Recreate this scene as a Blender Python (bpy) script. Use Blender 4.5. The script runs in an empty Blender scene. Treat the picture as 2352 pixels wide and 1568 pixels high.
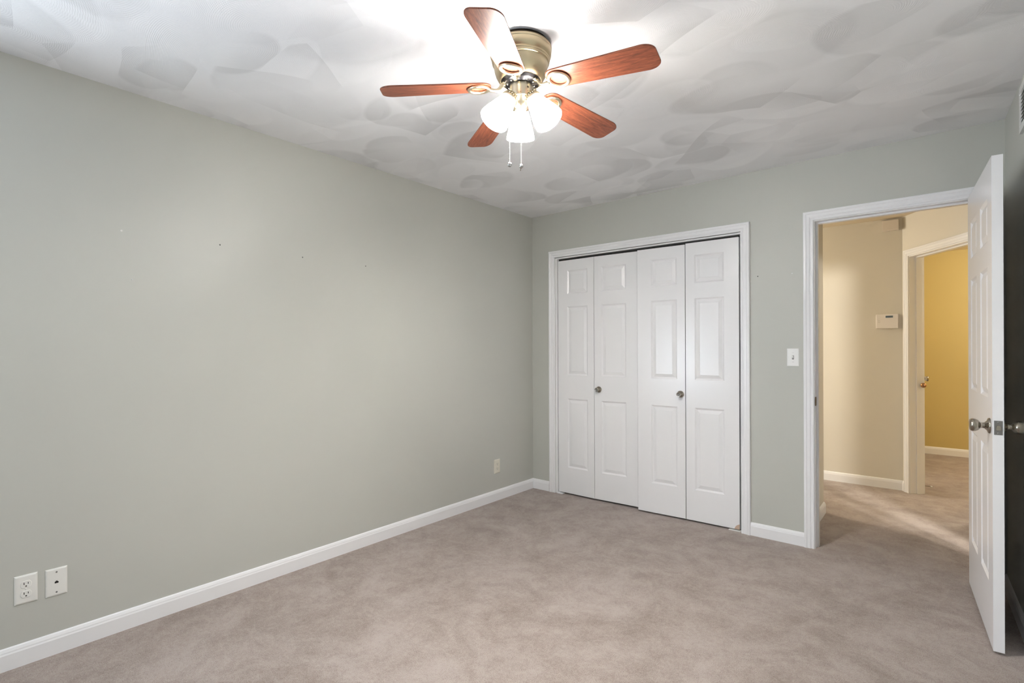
import bpy, bmesh, math, random
from mathutils import Vector, Matrix

random.seed(4)
SC = bpy.context.scene
COL = SC.collection
PI = math.pi
rad = math.radians

# ------------------------------------------------------------------ camera
cam_d = bpy.data.cameras.new('camera')
cam_d.sensor_width = 36.0
cam_d.sensor_fit = 'HORIZONTAL'
cam_d.lens = 1176.241 / 2352 * 36.0
cam_d.shift_y = (798.741 - 784.0) / 2352
cam_d.clip_start = 0.02
cam = bpy.data.objects.new('camera', cam_d)
COL.objects.link(cam)
YAW, ROLL = rad(-39.936), rad(-0.225)
fw = Vector((math.sin(YAW), math.cos(YAW), 0))
rt = Vector((math.cos(YAW), -math.sin(YAW), 0))
up = Vector((0, 0, 1))
r2 = rt * math.cos(ROLL) + up * math.sin(ROLL)
u2 = -rt * math.sin(ROLL) + up * math.cos(ROLL)
cam.matrix_world = Matrix(((r2.x, u2.x, -fw.x, 2.836), (r2.y, u2.y, -fw.y, -3.678),
                           (r2.z, u2.z, -fw.z, 1.265), (0, 0, 0, 1)))
SC.camera = cam

# ------------------------------------------------------------------ world, exposure, daylight
SC.view_settings.view_transform = 'Standard'
SC.view_settings.look = 'None'
SC.view_settings.gamma = 1
SC.view_settings.exposure = 0.56
SC.view_settings.use_curve_mapping = False
SC.cycles.max_bounces = 10
SC.cycles.diffuse_bounces = 6
SC.cycles.caustics_reflective = False
SC.cycles.caustics_refractive = False
SC.cycles.sample_clamp_indirect = 6.0
SC.cycles.use_denoising = True

world = bpy.data.worlds.new('daylight')
SC.world = world
world.use_nodes = True
bg = world.node_tree.nodes['Background']
bg.inputs[0].default_value = (0.75, 0.87, 1.0, 1)
bg.inputs[1].default_value = 0.25

def area_light(name, loc, aim, size, size_y, power, color):
    d = bpy.data.lights.new(name, 'AREA')
    d.shape = 'RECTANGLE'; d.size = size; d.size_y = size_y
    d.energy = power; d.color = color
    o = bpy.data.objects.new(name, d); COL.objects.link(o)
    o.location = loc
    o.rotation_euler = (Vector(aim) - Vector(loc)).to_track_quat('-Z', 'Y').to_euler()
    return o

def lamp_light(name, loc, power, color, radius):
    d = bpy.data.lights.new(name, 'POINT')
    d.energy = power; d.color = color; d.shadow_soft_size = radius
    o = bpy.data.objects.new(name, d); COL.objects.link(o); o.location = loc
    return o

ROOM_FRONT = -5.60
W0, W1, WZ0, WZ1 = -5.35, -4.05, 0.65, 2.08      # the window in the left wall, behind the camera
area_light('window_daylight', (-0.45, (W0 + W1) / 2 - 0.15, (WZ0 + WZ1) / 2 - 0.15), (0.55, (W0 + W1) / 2 + 0.6, (WZ0 + WZ1) / 2 + 0.6), 1.28, 1.40, 100, (0.78, 0.89, 1.0))
HALL_WARM = (1.0, 0.95, 0.86)
lamp_light('hall_ceiling_light', (-0.35, 1.45, 2.10), 62, HALL_WARM, 0.06)
lamp_light('side_room_light', (3.88, -0.62, 2.07), 170, HALL_WARM, 0.035)
lamp_light('side_room_light', (4.02, -0.60, 2.07), 75, HALL_WARM, 0.035)
lamp_light('yellow_room_light', (4.3, 2.9, 2.2), 62, (1.0, 0.96, 0.88), 0.08)
SHADE_STRENGTH = 100.0
BULB_STRENGTH = 1800.0
LAMP_COLOR = (1.0, 0.965, 0.915, 1)

# ------------------------------------------------------------------ helpers
def prop(o, label=None, cat=None, group=None, kind=None):
    if label: o['label'] = label
    if cat: o['category'] = cat
    if group: o['group'] = group
    if kind: o['kind'] = kind
    return o

class MB:
    """collects geometry for one mesh object"""
    def __init__(self):
        self.v = []; self.f = []; self.m = []; self.s = []
    def add(self, verts, faces, mat=0, smooth=False, M=None):
        b = len(self.v)
        for p in verts:
            p = Vector(p)
            if M is not None: p = M @ p
            self.v.append(p)
        for i, f in enumerate(faces):
            self.f.append([b + k for k in f])
            self.m.append(mat[i] if isinstance(mat, (list, tuple)) else mat)
            self.s.append(smooth)
        return self
    def box(self, x0, x1, y0, y1, z0, z1, mats=0, M=None):
        # faces in the order -x +x -y +y -z +z
        v = [(x, y, z) for x in (x0, x1) for y in (y0, y1) for z in (z0, z1)]
        f = [(0, 1, 3, 2), (4, 6, 7, 5), (0, 4, 5, 1), (2, 3, 7, 6), (0, 2, 6, 4), (1, 5, 7, 3)]
        return self.add(v, f, mats, False, M)
    def bbox(self, x0, x1, y0, y1, z0, z1, bev=0.003, M=None, mat=0, seg=2):
        bm = bmesh.new()
        bmesh.ops.create_cube(bm, size=1)
        for v in bm.verts:
            v.co = Vector(((x0 + x1) / 2 + v.co.x * (x1 - x0), (y0 + y1) / 2 + v.co.y * (y1 - y0), (z0 + z1) / 2 + v.co.z * (z1 - z0)))
        bmesh.ops.bevel(bm, geom=list(bm.edges), offset=bev, segments=seg, affect='EDGES', profile=0.5)
        bm.verts.index_update()
        self.add([v.co.copy() for v in bm.verts], [[v.index for v in f.verts] for f in bm.faces], mat, False, M)
        bm.free(); return self
    def lathe(self, prof, n=48, M=None, mat=0, smooth=True, cap0=False, cap1=False):
        v = []; f = []
        for r, z in prof:
            for i in range(n):
                a = 2 * PI * i / n
                v.append((r * math.cos(a), r * math.sin(a), z))
        for j in range(len(prof) - 1):
            for i in range(n):
                k = (i + 1) % n
                f.append((j * n + i, j * n + k, (j + 1) * n + k, (j + 1) * n + i))
        if cap0: f.append(tuple(range(n))[::-1])
        if cap1: f.append(tuple((len(prof) - 1) * n + i for i in range(n)))
        return self.add(v, f, mat, smooth, M)
    def tube(self, pts, r, n=10, M=None, mat=0, closed=False, flat=1.0):
        pts = [Vector(p) for p in pts]; v = []; f = []; N = len(pts)
        rr = r if isinstance(r, (list, tuple)) else [r] * N
        prev = None
        for i, p in enumerate(pts):
            a = pts[(i + 1) % N] if (closed or i < N - 1) else pts[i]
            b = pts[i - 1] if (closed or i > 0) else pts[i]
            t = (a - b).normalized()
            ref = Vector((0, 0, 1)) if abs(t.z) < 0.95 else Vector((0, 1, 0))
            if prev is not None and not closed: ref = prev
            s = t.cross(ref).normalized(); w = s.cross(t).normalized(); prev = w
            for k in range(n):
                an = 2 * PI * k / n
                v.append(p + s * math.cos(an) * rr[i] + w * math.sin(an) * rr[i] * flat)
        for i in range(N if closed else N - 1):
            j = (i + 1) % N
            for k in range(n):
                l = (k + 1) % n
                f.append((i * n + k, i * n + l, j * n + l, j * n + k))
        if not closed:
            f.append(tuple(range(n))[::-1]); f.append(tuple((N - 1) * n + k for k in range(n)))
        return self.add(v, f, mat, True, M)
    def prism(self, outline, z0, z1, M=None, mat=0, bev=0.0):
        """outline: (x, y) list, counter-clockwise; extruded in z with an optional chamfer"""
        n = len(outline); c = Vector((sum(p[0] for p in outline) / n, sum(p[1] for p in outline) / n))
        def ring(z, inset):
            out = []
            for x, y in outline:
                d = Vector((x, y)) - c; L = d.length
                q = c + d * ((L - inset) / L if L > inset else 1)
                out.append((q.x, q.y, z))
            return out
        R = [ring(z0, bev), ring(z0 + bev, 0), ring(z1 - bev, 0), ring(z1, bev)] if bev else [ring(z0, 0), ring(z1, 0)]
        v = [p for r in R for p in r]; f = []
        for j in range(len(R) - 1):
            for i in range(n):
                k = (i + 1) % n
                f.append((j * n + i, j * n + k, (j + 1) * n + k, (j + 1) * n + i))
        f.append(tuple(range(n))[::-1]); f.append(tuple((len(R) - 1) * n + i for i in range(n)))
        return self.add(v, f, mat, False, M)
    def build(self, name, mats, parent=None, loc=None):
        me = bpy.data.meshes.new(name)
        me.from_pydata([tuple(p) for p in self.v], [], self.f)
        for m in (mats if isinstance(mats, (list, tuple)) else [mats]): me.materials.append(m)
        me.polygons.foreach_set('material_index', self.m)
        me.polygons.foreach_set('use_smooth', self.s)
        bm = bmesh.new(); bm.from_mesh(me)
        bmesh.ops.recalc_face_normals(bm, faces=bm.faces)
        bm.to_mesh(me); bm.free()
        me.update()
        o = bpy.data.objects.new(name, me); COL.objects.link(o)
        if parent is not None: o.parent = parent
        if loc is not None: o.location = loc
        return o

def empty(name, loc=(0, 0, 0), rz=0.0, M=None):
    o = bpy.data.objects.new(name, None); COL.objects.link(o)
    o.empty_display_size = 0.05
    if M is not None: o.matrix_world = M
    else:
        o.location = loc; o.rotation_euler = (0, 0, rz)
    return o

def copy_tree(o, parent=None):
    c = o.copy(); COL.objects.link(c)
    if parent is not None: c.parent = parent
    for ch in list(o.children): copy_tree(ch, c)
    return c

# ------------------------------------------------------------------ materials
def srgb(r, g, b):
    f = lambda c: (c / 255 / 12.92) if c / 255 <= 0.04045 else ((c / 255 + 0.055) / 1.055) ** 2.4
    return (f(r), f(g), f(b), 1)

class NT:
    def __init__(self, name):
        self.m = bpy.data.materials.new(name); self.m.use_nodes = True
        self.t = self.m.node_tree; self.n = self.t.nodes; self.b = self.n['Principled BSDF']
        self._pos = None
    def node(self, kind, **kw):
        n = self.n.new(kind)
        for k, v in kw.items(): setattr(n, k, v)
        return n
    def link(self, a, b): self.t.links.new(a, b)
    def pos(self, kind='Position'):
        if kind == 'Object':
            return self.node('ShaderNodeTexCoord').outputs['Object']
        return self.node('ShaderNodeNewGeometry').outputs['Position']
    def noise(self, scale, detail=4, rough=0.55, vec=None, dist=0.0):
        n = self.node('ShaderNodeTexNoise'); n.inputs['Scale'].default_value = scale
        n.inputs['Detail'].default_value = detail; n.inputs['Roughness'].default_value = rough
        n.inputs['Distortion'].default_value = dist
        if vec is not None: self.link(vec, n.inputs['Vector'])
        return n.outputs['Fac']
    def ramp(self, fac, stops, interp='LINEAR'):
        r = self.node('ShaderNodeValToRGB'); e = r.color_ramp.elements; r.color_ramp.interpolation = interp
        e[0].position, e[0].color = stops[0]; e[1].position, e[1].color = stops[-1]
        for p, c in stops[1:-1]:
            x = e.new(p); x.color = c
        self.link(fac, r.inputs[0]); return r.outputs[0]
    def math(self, op, a, b=None, c=None):
        n = self.node('ShaderNodeMath', operation=op)
        for i, x in enumerate((a, b, c)):
            if x is None: continue
            if isinstance(x, (int, float)): n.inputs[i].default_value = x
            else: self.link(x, n.inputs[i])
        return n.outputs[0]
    def bump(self, h, strength, dist, normal=None):
        n = self.node('ShaderNodeBump'); n.inputs['Strength'].default_value = strength
        n.inputs['Distance'].default_value = dist; self.link(h, n.inputs['Height'])
        if normal is not None: self.link(normal, n.inputs['Normal'])
        return n.outputs[0]
    def set(self, **kw):
        for k, v in kw.items():
            s = self.b.inputs[k]
            if hasattr(v, 'node'): self.link(v, s)
            else: s.default_value = v
        return self

def painted(name, col, rough=0.55, bump=0.15, scale=260, var=0.03, spec=0.4):
    t = NT(name); p = t.pos()
    big = t.noise(1.3, 3, 0.5, p)
    c0 = tuple(x * (1 - var) for x in col[:3]) + (1,); c1 = tuple(min(1, x * (1 + var)) for x in col[:3]) + (1,)
    t.set(**{'Base Color': t.ramp(big, [(0.3, c0), (0.7, c1)]), 'Roughness': rough, 'Specular IOR Level': spec})
    if bump: t.set(Normal=t.bump(t.noise(scale, 3, 0.6, p), bump, 0.001))
    return t.m

def metal(name, col, rough=0.28, brush=None):
    t = NT(name)
    t.set(**{'Base Color': col, 'Metallic': 1.0, 'Roughness': rough})
    return t.m

M_SAGE = painted('sage_wall_paint', (0.505, 0.510, 0.472, 1), 0.42, 0.10, 220, 0.02, 0.5)
M_CREAM = painted('cream_wall_paint', (0.68, 0.645, 0.57, 1), 0.5, 0.10, 220, 0.02)
M_YELLOW = painted('golden_yellow_wall_paint', (0.56, 0.445, 0.185, 1), 0.5, 0.10, 220, 0.03)
M_WHITE = painted('white_gloss_trim_paint', (0.83, 0.83, 0.845, 1), 0.28, 0.02, 120, 0.01, 0.5)
M_DOOR = painted('white_door_enamel', (0.83, 0.825, 0.84, 1), 0.24, 0.06, 90, 0.01, 0.5)
M_HALLCEIL = painted('cream_ceiling_paint', (0.70, 0.62, 0.48, 1), 0.7, 0.15, 160, 0.02)
M_PLATE = painted('ivory_plastic', (0.78, 0.775, 0.74, 1), 0.3, 0.0, 1, 0.005, 0.5)
M_PLATEW = painted('white_plastic', (0.85, 0.85, 0.84, 1), 0.3, 0.0, 1, 0.005, 0.5)
M_KEYPAD = painted('warm_white_plastic', (0.82, 0.78, 0.75, 1), 0.35, 0.0, 1, 0.005, 0.5)
M_CHIME = painted('tan_plastic', (0.70, 0.64, 0.575, 1), 0.4, 0.0, 1, 0.02, 0.4)
M_VENT = painted('white_vent_enamel', (0.72, 0.72, 0.70, 1), 0.4, 0.0, 1, 0.01, 0.4)
M_SLOT = painted('dark_slot', (0.02, 0.018, 0.016, 1), 0.6, 0.0, 1, 0.0, 0.3)
M_GREY = painted('grey_jack_hole', (0.16, 0.16, 0.155, 1), 0.5, 0.0, 1, 0.0, 0.3)
M_DARK = painted('closet_shade_colour', (0.10, 0.09, 0.085, 1), 0.8, 0.0, 1, 0.0, 0.2)  # closet interior: lack of light painted in as a dark colour
M_RAW = painted('bare_chipped_fibreboard', (0.56, 0.42, 0.33, 1), 0.9, 0.3, 150, 0.06, 0.1)
M_LCD = painted('grey_lcd_screen', (0.10, 0.13, 0.16, 1), 0.15, 0.0, 1, 0.02, 0.6)
M_BRASS = metal('antique_brass_satin', (0.66, 0.55, 0.36, 1), 0.30)
M_BRASSL = metal('pale_brushed_brass', (0.74, 0.66, 0.50, 1), 0.30)
M_NICKEL = metal('satin_nickel', (0.40, 0.36, 0.30, 1), 0.22)
M_CHROME = metal('bright_steel', (0.62, 0.61, 0.60, 1), 0.12)
M_STEELD = metal('dull_latch_steel', (0.30, 0.29, 0.28, 1), 0.34)
M_BRONZE = metal('dark_bronze', (0.12, 0.085, 0.055, 1), 0.35)
M_COPPER = metal('reddish_brass', (0.50, 0.27, 0.13, 1), 0.25)
M_MOTOR = metal('black_motor_steel', (0.075, 0.072, 0.075, 1), 0.3)

def carpet_mat():
    t = NT('beige_cut_pile_carpet'); p = t.pos()
    blotch = t.noise(2.6, 6, 0.68, p, 0.8)
    wear = t.noise(9.0, 6, 0.72, p, 0.6)
    fine = t.noise(260, 2, 0.7, p)
    mid = t.noise(60, 3, 0.7, p)
    a = t.math('MULTIPLY', blotch, 0.55); a = t.math('MULTIPLY_ADD', wear, 0.45, a)
    a = t.math('MULTIPLY_ADD', t.math('SUBTRACT', fine, 0.5), 0.75, a)
    a = t.math('MULTIPLY_ADD', t.math('SUBTRACT', mid, 0.5), 0.30, a)
    col = t.ramp(a, [(0.30, (0.205, 0.158, 0.134, 1)), (0.47, (0.315, 0.256, 0.226, 1)), (0.62, (0.41, 0.351, 0.319, 1))])
    h = t.math('MULTIPLY_ADD', mid, 0.5, fine)
    t.set(**{'Base Color': col, 'Roughness': 0.95, 'Specular IOR Level': 0.1, 'Normal': t.bump(h, 0.7, 0.006)})
    t.b.inputs['Sheen Weight'].default_value = 0.25
    t.b.inputs['Sheen Roughness'].default_value = 0.5
    return t.m

def ceiling_mat():
    """white paint over brushed swirl texture: overlapping fan-shaped strokes with fine arcs"""
    t = NT('white_swirl_texture_ceiling'); p = t.pos()
    wob = t.node('ShaderNodeTexNoise'); wob.inputs['Scale'].default_value = 1.1; wob.inputs['Detail'].default_value = 1
    t.link(p, wob.inputs['Vector'])
    sub = t.node('ShaderNodeVectorMath', operation='SUBTRACT'); t.link(wob.outputs['Color'], sub.inputs[0]); sub.inputs[1].default_value = (0.5, 0.5, 0.5)
    sca = t.node('ShaderNodeVectorMath', operation='MULTIPLY'); t.link(sub.outputs[0], sca.inputs[0]); sca.inputs[1].default_value = (0.35, 0.35, 0)
    add = t.node('ShaderNodeVectorMath', operation='ADD'); t.link(p, add.inputs[0]); t.link(sca.outputs[0], add.inputs[1])
    groove_sheen = None; ring = None
    broken = t.noise(7, 3, 0.6, p)
    for sc_, off, rot, rad_, k in ((1.55, (0, 0, 0), 0.3, 0.62, 0.9), (2.1, (7.3, 2.1, 0), 1.1, 0.60, 0.9), (2.8, (3.7, 9.4, 0), 2.0, 0.58, 0.8), (2.3, (11.7, 5.4, 0), 2.7, 0.60, 0.8)):
        mp = t.node('ShaderNodeMapping'); mp.inputs['Rotation'].default_value = (0, 0, rot); mp.inputs['Location'].default_value = off
        mp.inputs['Scale'].default_value = (1.0, 1.35, 0); t.link(add.outputs[0], mp.inputs['Vector'])
        v = t.node('ShaderNodeTexVoronoi', voronoi_dimensions='2D', feature='F1'); v.inputs['Scale'].default_value = sc_
        v.inputs['Randomness'].default_value = 1.0
        t.link(mp.outputs[0], v.inputs['Vector'])
        sep = t.node('ShaderNodeSeparateColor'); t.link(v.outputs['Color'], sep.inputs[0])
        # a round stroke with a crisp outer arc, fading out across the brush direction
        size = t.math('MULTIPLY_ADD', sep.outputs[2], 0.30, rad_ - 0.22)
        mask = t.math('MULTIPLY', t.math('SUBTRACT', size, v.outputs['Distance']), 16.0); mask.node.use_clamp = True
        d = t.node('ShaderNodeVectorMath', operation='SUBTRACT'); t.link(mp.outputs[0], d.inputs[0]); t.link(v.outputs['Position'], d.inputs[1])
        ang = t.math('MULTIPLY', sep.outputs[1], 6.283)
        dx = t.node('ShaderNodeSeparateXYZ'); t.link(d.outputs[0], dx.inputs[0])
        proj = t.math('ADD', t.math('MULTIPLY', dx.outputs[0], t.math('COSINE', ang)), t.math('MULTIPLY', dx.outputs[1], t.math('SINE', ang)))
        fade = t.math('MULTIPLY_ADD', proj, 1.5 * sc_, 0.35); fade.node.use_clamp = True
        mf = t.math('MULTIPLY', mask, fade)
        a = t.math('MULTIPLY', t.math('SUBTRACT', sep.outputs[0], 0.55), t.math('MULTIPLY', mf, k))
        groove_sheen = a if groove_sheen is None else t.math('ADD', groove_sheen, a)
        r = t.math('MULTIPLY', t.math('SINE', t.math('MULTIPLY_ADD', broken, 6.0, t.math('MULTIPLY', v.outputs['Distance'], 760.0 / sc_))), t.math('MULTIPLY', mf, broken))
        ring = r if ring is None else t.math('ADD', ring, r)
    groove_sheen = t.math('ADD', groove_sheen, 0.5)
    col = t.ramp(groove_sheen, [(0.05, (0.70, 0.70, 0.715, 1)), (0.5, (0.855, 0.855, 0.875, 1)), (0.95, (0.93, 0.93, 0.95, 1))])  # stroke patches: uneven sheen of the brush grooves painted into the base colour
    h = t.math('MULTIPLY_ADD', t.noise(90, 3, 0.6, p), 0.8, ring)
    t.set(**{'Base Color': col, 'Roughness': 0.6, 'Specular IOR Level': 0.3, 'Normal': t.bump(h, 0.22, 0.002)})
    return t.m

def wood_mat():
    t = NT('cherry_wood_veneer'); p = t.pos('Object')
    mp = t.node('ShaderNodeMapping'); mp.inputs['Scale'].default_value = (1.6, 26, 26); t.link(p, mp.inputs['Vector'])
    g = t.noise(5.0, 6, 0.65, mp.outputs[0], 0.6)
    mp2 = t.node('ShaderNodeMapping'); mp2.inputs['Scale'].default_value = (5, 160, 160); t.link(p, mp2.inputs['Vector'])
    f = t.noise(5.0, 3, 0.7, mp2.outputs[0])
    a = t.math('MULTIPLY_ADD', t.math('SUBTRACT', f, 0.5), 0.5, g)
    col = t.ramp(a, [(0.28, (0.070, 0.017, 0.009, 1)), (0.5, (0.185, 0.050, 0.024, 1)), (0.72, (0.29, 0.092, 0.043, 1))])
    t.set(**{'Base Color': col, 'Roughness': 0.38, 'Specular IOR Level': 0.5})
    return t.m

def shade_mat():
    t = NT('lit_frosted_glass_shade')
    t.set(**{'Base Color': (0.95, 0.93, 0.88, 1), 'Roughness': 0.3, 'Emission Color': LAMP_COLOR})
    # the glass glows most where the bulb sits, towards the mouth, and least at the neck
    sx = t.node('ShaderNodeSeparateXYZ'); t.link(t.pos('Object'), sx.inputs[0])
    g = t.math('MULTIPLY', sx.outputs[2], 1 / 0.118); g.node.use_clamp = True
    t.set(**{'Emission Strength': t.math('MULTIPLY_ADD', t.math('POWER', g, 1.5), SHADE_STRENGTH, 4.0)})
    return t.m

def bulb_mat():
    t = NT('lit_bulb')
    t.set(**{'Base Color': (0.9, 0.9, 0.9, 1), 'Emission Color': LAMP_COLOR, 'Emission Strength': BULB_STRENGTH})
    return t.m

def pane_mat():
    t = NT('window_glass')
    tr = t.node('ShaderNodeBsdfTransparent'); gl = t.node('ShaderNodeBsdfGlossy'); gl.inputs['Roughness'].default_value = 0.02
    mx = t.node('ShaderNodeMixShader'); mx.inputs[0].default_value = 0.06
    t.link(tr.outputs[0], mx.inputs[1]); t.link(gl.outputs[0], mx.inputs[2])
    t.link(mx.outputs[0], t.n['Material Output'].inputs['Surface'])
    return t.m

M_CARPET = carpet_mat(); M_CEIL = ceiling_mat(); M_WOOD = wood_mat(); M_SHADE = shade_mat(); M_PANE = pane_mat(); M_BULB = bulb_mat()

# ------------------------------------------------------------------ the shell
H = 2.44
HH = 2.398          # hall ceiling
XR = 3.095          # right wall at the back corner
T = 0.12            # wall thickness
D0, D1, DH = 0 + 2.232, 2.994, 2.050      # room door opening
C0, C1, CH = 0.254, 1.790, 2.046          # closet opening

def S(o, label, cat):
    return prop(o, label, cat, kind='structure')

fl = MB(); fl.box(-1.4, 6.2, -5.8, 4.4, -0.06, 0.0)
S(fl.build('floor', M_CARPET), 'mottled beige cut-pile carpet running through the bedroom and out into the hall', 'floor')

ce = MB(); ce.box(-0.12, 3.45, -5.8, 0.12, H, H + 0.08)
S(ce.build('ceiling', M_CEIL), 'white ceiling brushed in overlapping swirl strokes above the sage bedroom', 'ceiling')

def wall_grid(mb, x0, x1, z1, y0, y1, holes, m_front, m_back, m_side, M=None):
    """a wall slab along x with rectangular holes (hx0, hx1, hz0, hz1)"""
    xs = sorted({x0, x1} | {h[0] for h in holes} | {h[1] for h in holes})
    zs = sorted({0.0, z1} | {h[2] for h in holes} | {h[3] for h in holes})
    solid = lambda i, j: 0 <= i < len(xs) - 1 and 0 <= j < len(zs) - 1 and not any(
        h[0] - 1e-6 <= xs[i] and xs[i + 1] <= h[1] + 1e-6 and h[2] - 1e-6 <= zs[j] and zs[j + 1] <= h[3] + 1e-6 for h in holes)
    for i in range(len(xs) - 1):
        for j in range(len(zs) - 1):
            if not solid(i, j): continue
            a, b, c, d = xs[i], xs[i + 1], zs[j], zs[j + 1]
            mb.add([(a, y0, c), (b, y0, c), (b, y0, d), (a, y0, d)], [(0, 1, 2, 3)], m_front, False, M)
            mb.add([(a, y1, c), (b, y1, c), (b, y1, d), (a, y1, d)], [(3, 2, 1, 0)], m_back, False, M)
            for (di, dj, q) in ((-1, 0, ((a, c), (a, d))), (1, 0, ((b, c), (b, d))), (0, -1, ((a, c), (b, c))), (0, 1, ((a, d), (b, d)))):
                if not solid(i + di, j + dj):
                    (p, r), (s, u) = q
                    mb.add([(p, y0, r), (s, y0, u), (s, y1, u), (p, y1, r)], [(0, 1, 2, 3)], m_side, False, M)

def wall_from(name, p, q, h, holes, mats, label, t=T):
    """slab whose visible face runs from p to q on the plan, its body on the left of that run"""
    p, q = Vector(p), Vector(q); d = q - p; L = d.length; d.normalize()
    M = Matrix(((d.x, -d.y, 0, p.x), (d.y, d.x, 0, p.y), (0, 0, 1, 0), (0, 0, 0, 1)))
    mb = MB(); wall_grid(mb, 0, L, h, 0, t, holes, 0, 1, 2, M)
    o = mb.build(name, mats); S(o, label, 'wall'); return o, M, L

# bedroom
ML = Matrix(((0, -1, 0, 0), (1, 0, 0, -5.8), (0, 0, 1, 0), (0, 0, 0, 1)))     # wall_left runs along +y, its body behind x = 0
wl = MB(); wall_grid(wl, 0, 5.8 + T, H, 0, T, [(W0 + 5.8, W1 + 5.8, WZ0, WZ1)], 0, 1, 2, ML)
wall_left = S(wl.build('wall_left', [M_SAGE, M_CREAM, M_WHITE]), 'long plain sage green wall with outlets and small nail holes', 'wall')
wb = MB(); wall_grid(wb, 0.0, 3.30, H, 0, T, [(C0, C1, 0, CH), (D0 - .012, D1 + .012, 0, DH + .012)], 0, 1, 2)
wall_back = S(wb.build('wall_back', [M_SAGE, M_CREAM, M_WHITE]), 'sage green wall holding the white closet and the open doorway', 'wall')
TILT = 0.036
pr, qr = (XR, 0.0), (XR + TILT * 5.8, -5.8)
d_ = Vector((qr[0] - pr[0], qr[1] - pr[1])).normalized()
MR = Matrix(((d_.x, -d_.y, 0, pr[0]), (d_.y, d_.x, 0, pr[1]), (0, 0, 1, 0), (0, 0, 0, 1)))
wr = MB(); wall_grid(wr, 0, 5.8, H, 0, T, [], 0, 1, 0, MR)
wall_right = S(wr.build('wall_right', [M_SAGE, M_CREAM]), 'sage green wall behind the open bedroom door', 'wall')
wf = MB(); wf.box(-T, 3.5, ROOM_FRONT - T, ROOM_FRONT, 0, H)
S(wf.build('wall_front', M_SAGE), 'sage green wall opposite the closet', 'wall')
# window in the left wall, behind the camera
win = empty('window_1', (-0.06, (W0 + W1) / 2, WZ0), PI / 2)
S(win, 'white sash window in the sage wall, far from the closet', 'window')
m = MB(); w2 = (W1 - W0) / 2; hz = WZ1 - WZ0
for a, b, c, d in ((-w2, -w2 + .04, 0, hz), (w2 - .04, w2, 0, hz), (-w2, w2, 0, .04), (-w2, w2, hz - .04, hz), (-w2, w2, hz / 2 - .02, hz / 2 + .02)):
    m.box(a, b, -0.02, 0.02, c, d)
m.build('window_frame', M_WHITE, win)
m = MB(); m.box(-w2 + .04, w2 - .04, -0.003, 0.003, .04, hz - .04); m.build('window_pane', M_PANE, win)
m = MB(); m.bbox(-w2 - .06, w2 + .06, -0.12, -0.03, -0.03, 0.0); m.build('window_sill', M_WHITE, win)

# nail holes in the sage walls
for x, z, r in ((1.900, 1.736, .0035), (2.105, 1.736, .003)):
    m = MB(); m.lathe([(r, 0), (r * .6, .0015), (0.0003, .002)], 10, Matrix.Translation((x, 0, z)) @ Matrix.Rotation(PI / 2, 4, 'X'))
    m.build('nail_hole', M_SLOT if x < 2 else M_PLATEW, wall_back)
for y, z, r, mt in ((-3.035, 1.801, .0045, M_PLATE), (-2.623, 1.80, .004, M_GREY), (-2.179, 1.795, .004, M_GREY), (-1.754, 1.795, .004, M_GREY), (-2.997, 1.584, .003, M_PLATEW)):
    m = MB(); m.lathe([(r, 0), (r * .6, .002), (0.0003, .003)], 10, Matrix.Translation((0, y, z)) @ Matrix.Rotation(PI / 2, 4, 'Y'))
    m.build('nail_hole', mt, wall_left)

# closet interior
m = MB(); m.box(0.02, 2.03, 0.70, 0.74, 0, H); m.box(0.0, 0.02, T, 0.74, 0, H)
S(m.build('wall_closet_back', M_DARK), 'back wall inside the closed closet, its shade put into a dark colour', 'wall')
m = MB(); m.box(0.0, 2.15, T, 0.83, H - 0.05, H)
S(m.build('ceiling_closet', M_DARK), 'ceiling inside the closed closet, its shade put into a dark colour', 'ceiling')

# hall
YF = 1.975
CX, CY = 2.580, YF                     # corner of the far hall wall and the slanted wall
UX, UY = math.cos(rad(57)), -math.sin(rad(57))
m = MB(); m.box(2.03, 2.15, T, 0.83, 0, HH); m.box(-1.2, 2.03, 0.74, 0.83, 0, HH)
S(m.build('wall_hall_near', M_CREAM), 'cream hall wall at the closet end just past the door jamb', 'wall')
m = MB(); m.box(-1.2, 2.62, YF, YF + T, 0, HH + .04)
S(m.build('wall_hall_far', M_CREAM), 'cream hall wall carrying the keypad, facing the bedroom door', 'wall')
m = MB(); m.box(-1.32, -1.2, 0.7, 2.1, 0, HH); S(m.build('wall_hall_end', M_CREAM), 'cream wall closing the far end of the hall', 'wall')
LD = 1.12
t0, t1 = 0.095, 0.857
_, MD, _ = wall_from('wall_hall_diagonal', (CX, CY), (CX + UX * LD, CY + UY * LD), HH + .04, [(t0 - .010, t1 + .010, 0, 2.044)], [M_CREAM, M_YELLOW, M_WHITE],
                     'slanted cream hall wall with the doorway to the yellow room', 0.115)
BX, BY = CX + UX * LD, CY + UY * LD
m = MB(); m.box(BX - 0.02, 5.2, BY, BY + T, 0, HH + .04); S(m.build('wall_hall_right', M_CREAM), 'cream hall wall beyond the slanted doorway', 'wall')
m = MB(); m.box(5.08, 5.2, 0.0, BY + T, 0, HH); S(m.build('wall_hall_right_end', M_CREAM), 'cream wall at the short end of the hall', 'wall')
m = MB(); wall_grid(m, 3.30, 5.1, HH + .04, 0, T, [(3.30, 3.475, 0, 2.05)], 0, 0, 0)
S(m.build('wall_side_room', M_CREAM), 'cream wall with the side room opening beside the bedroom', 'wall')
m = MB(); m.box(4.9, 5.0, -1.9, 0.0, 0, HH); m.box(3.3, 5.0, -2.0, -1.9, 0, HH); 
S(m.build('wall_side_room_far', M_CREAM), 'cream far walls of the side room next door', 'wall')
m = MB(); m.box(3.215, 5.0, -2.0, 0.0, HH, HH + .04); m.box(-1.32, 5.2, T, 2.1, HH, HH + .04)
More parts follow.
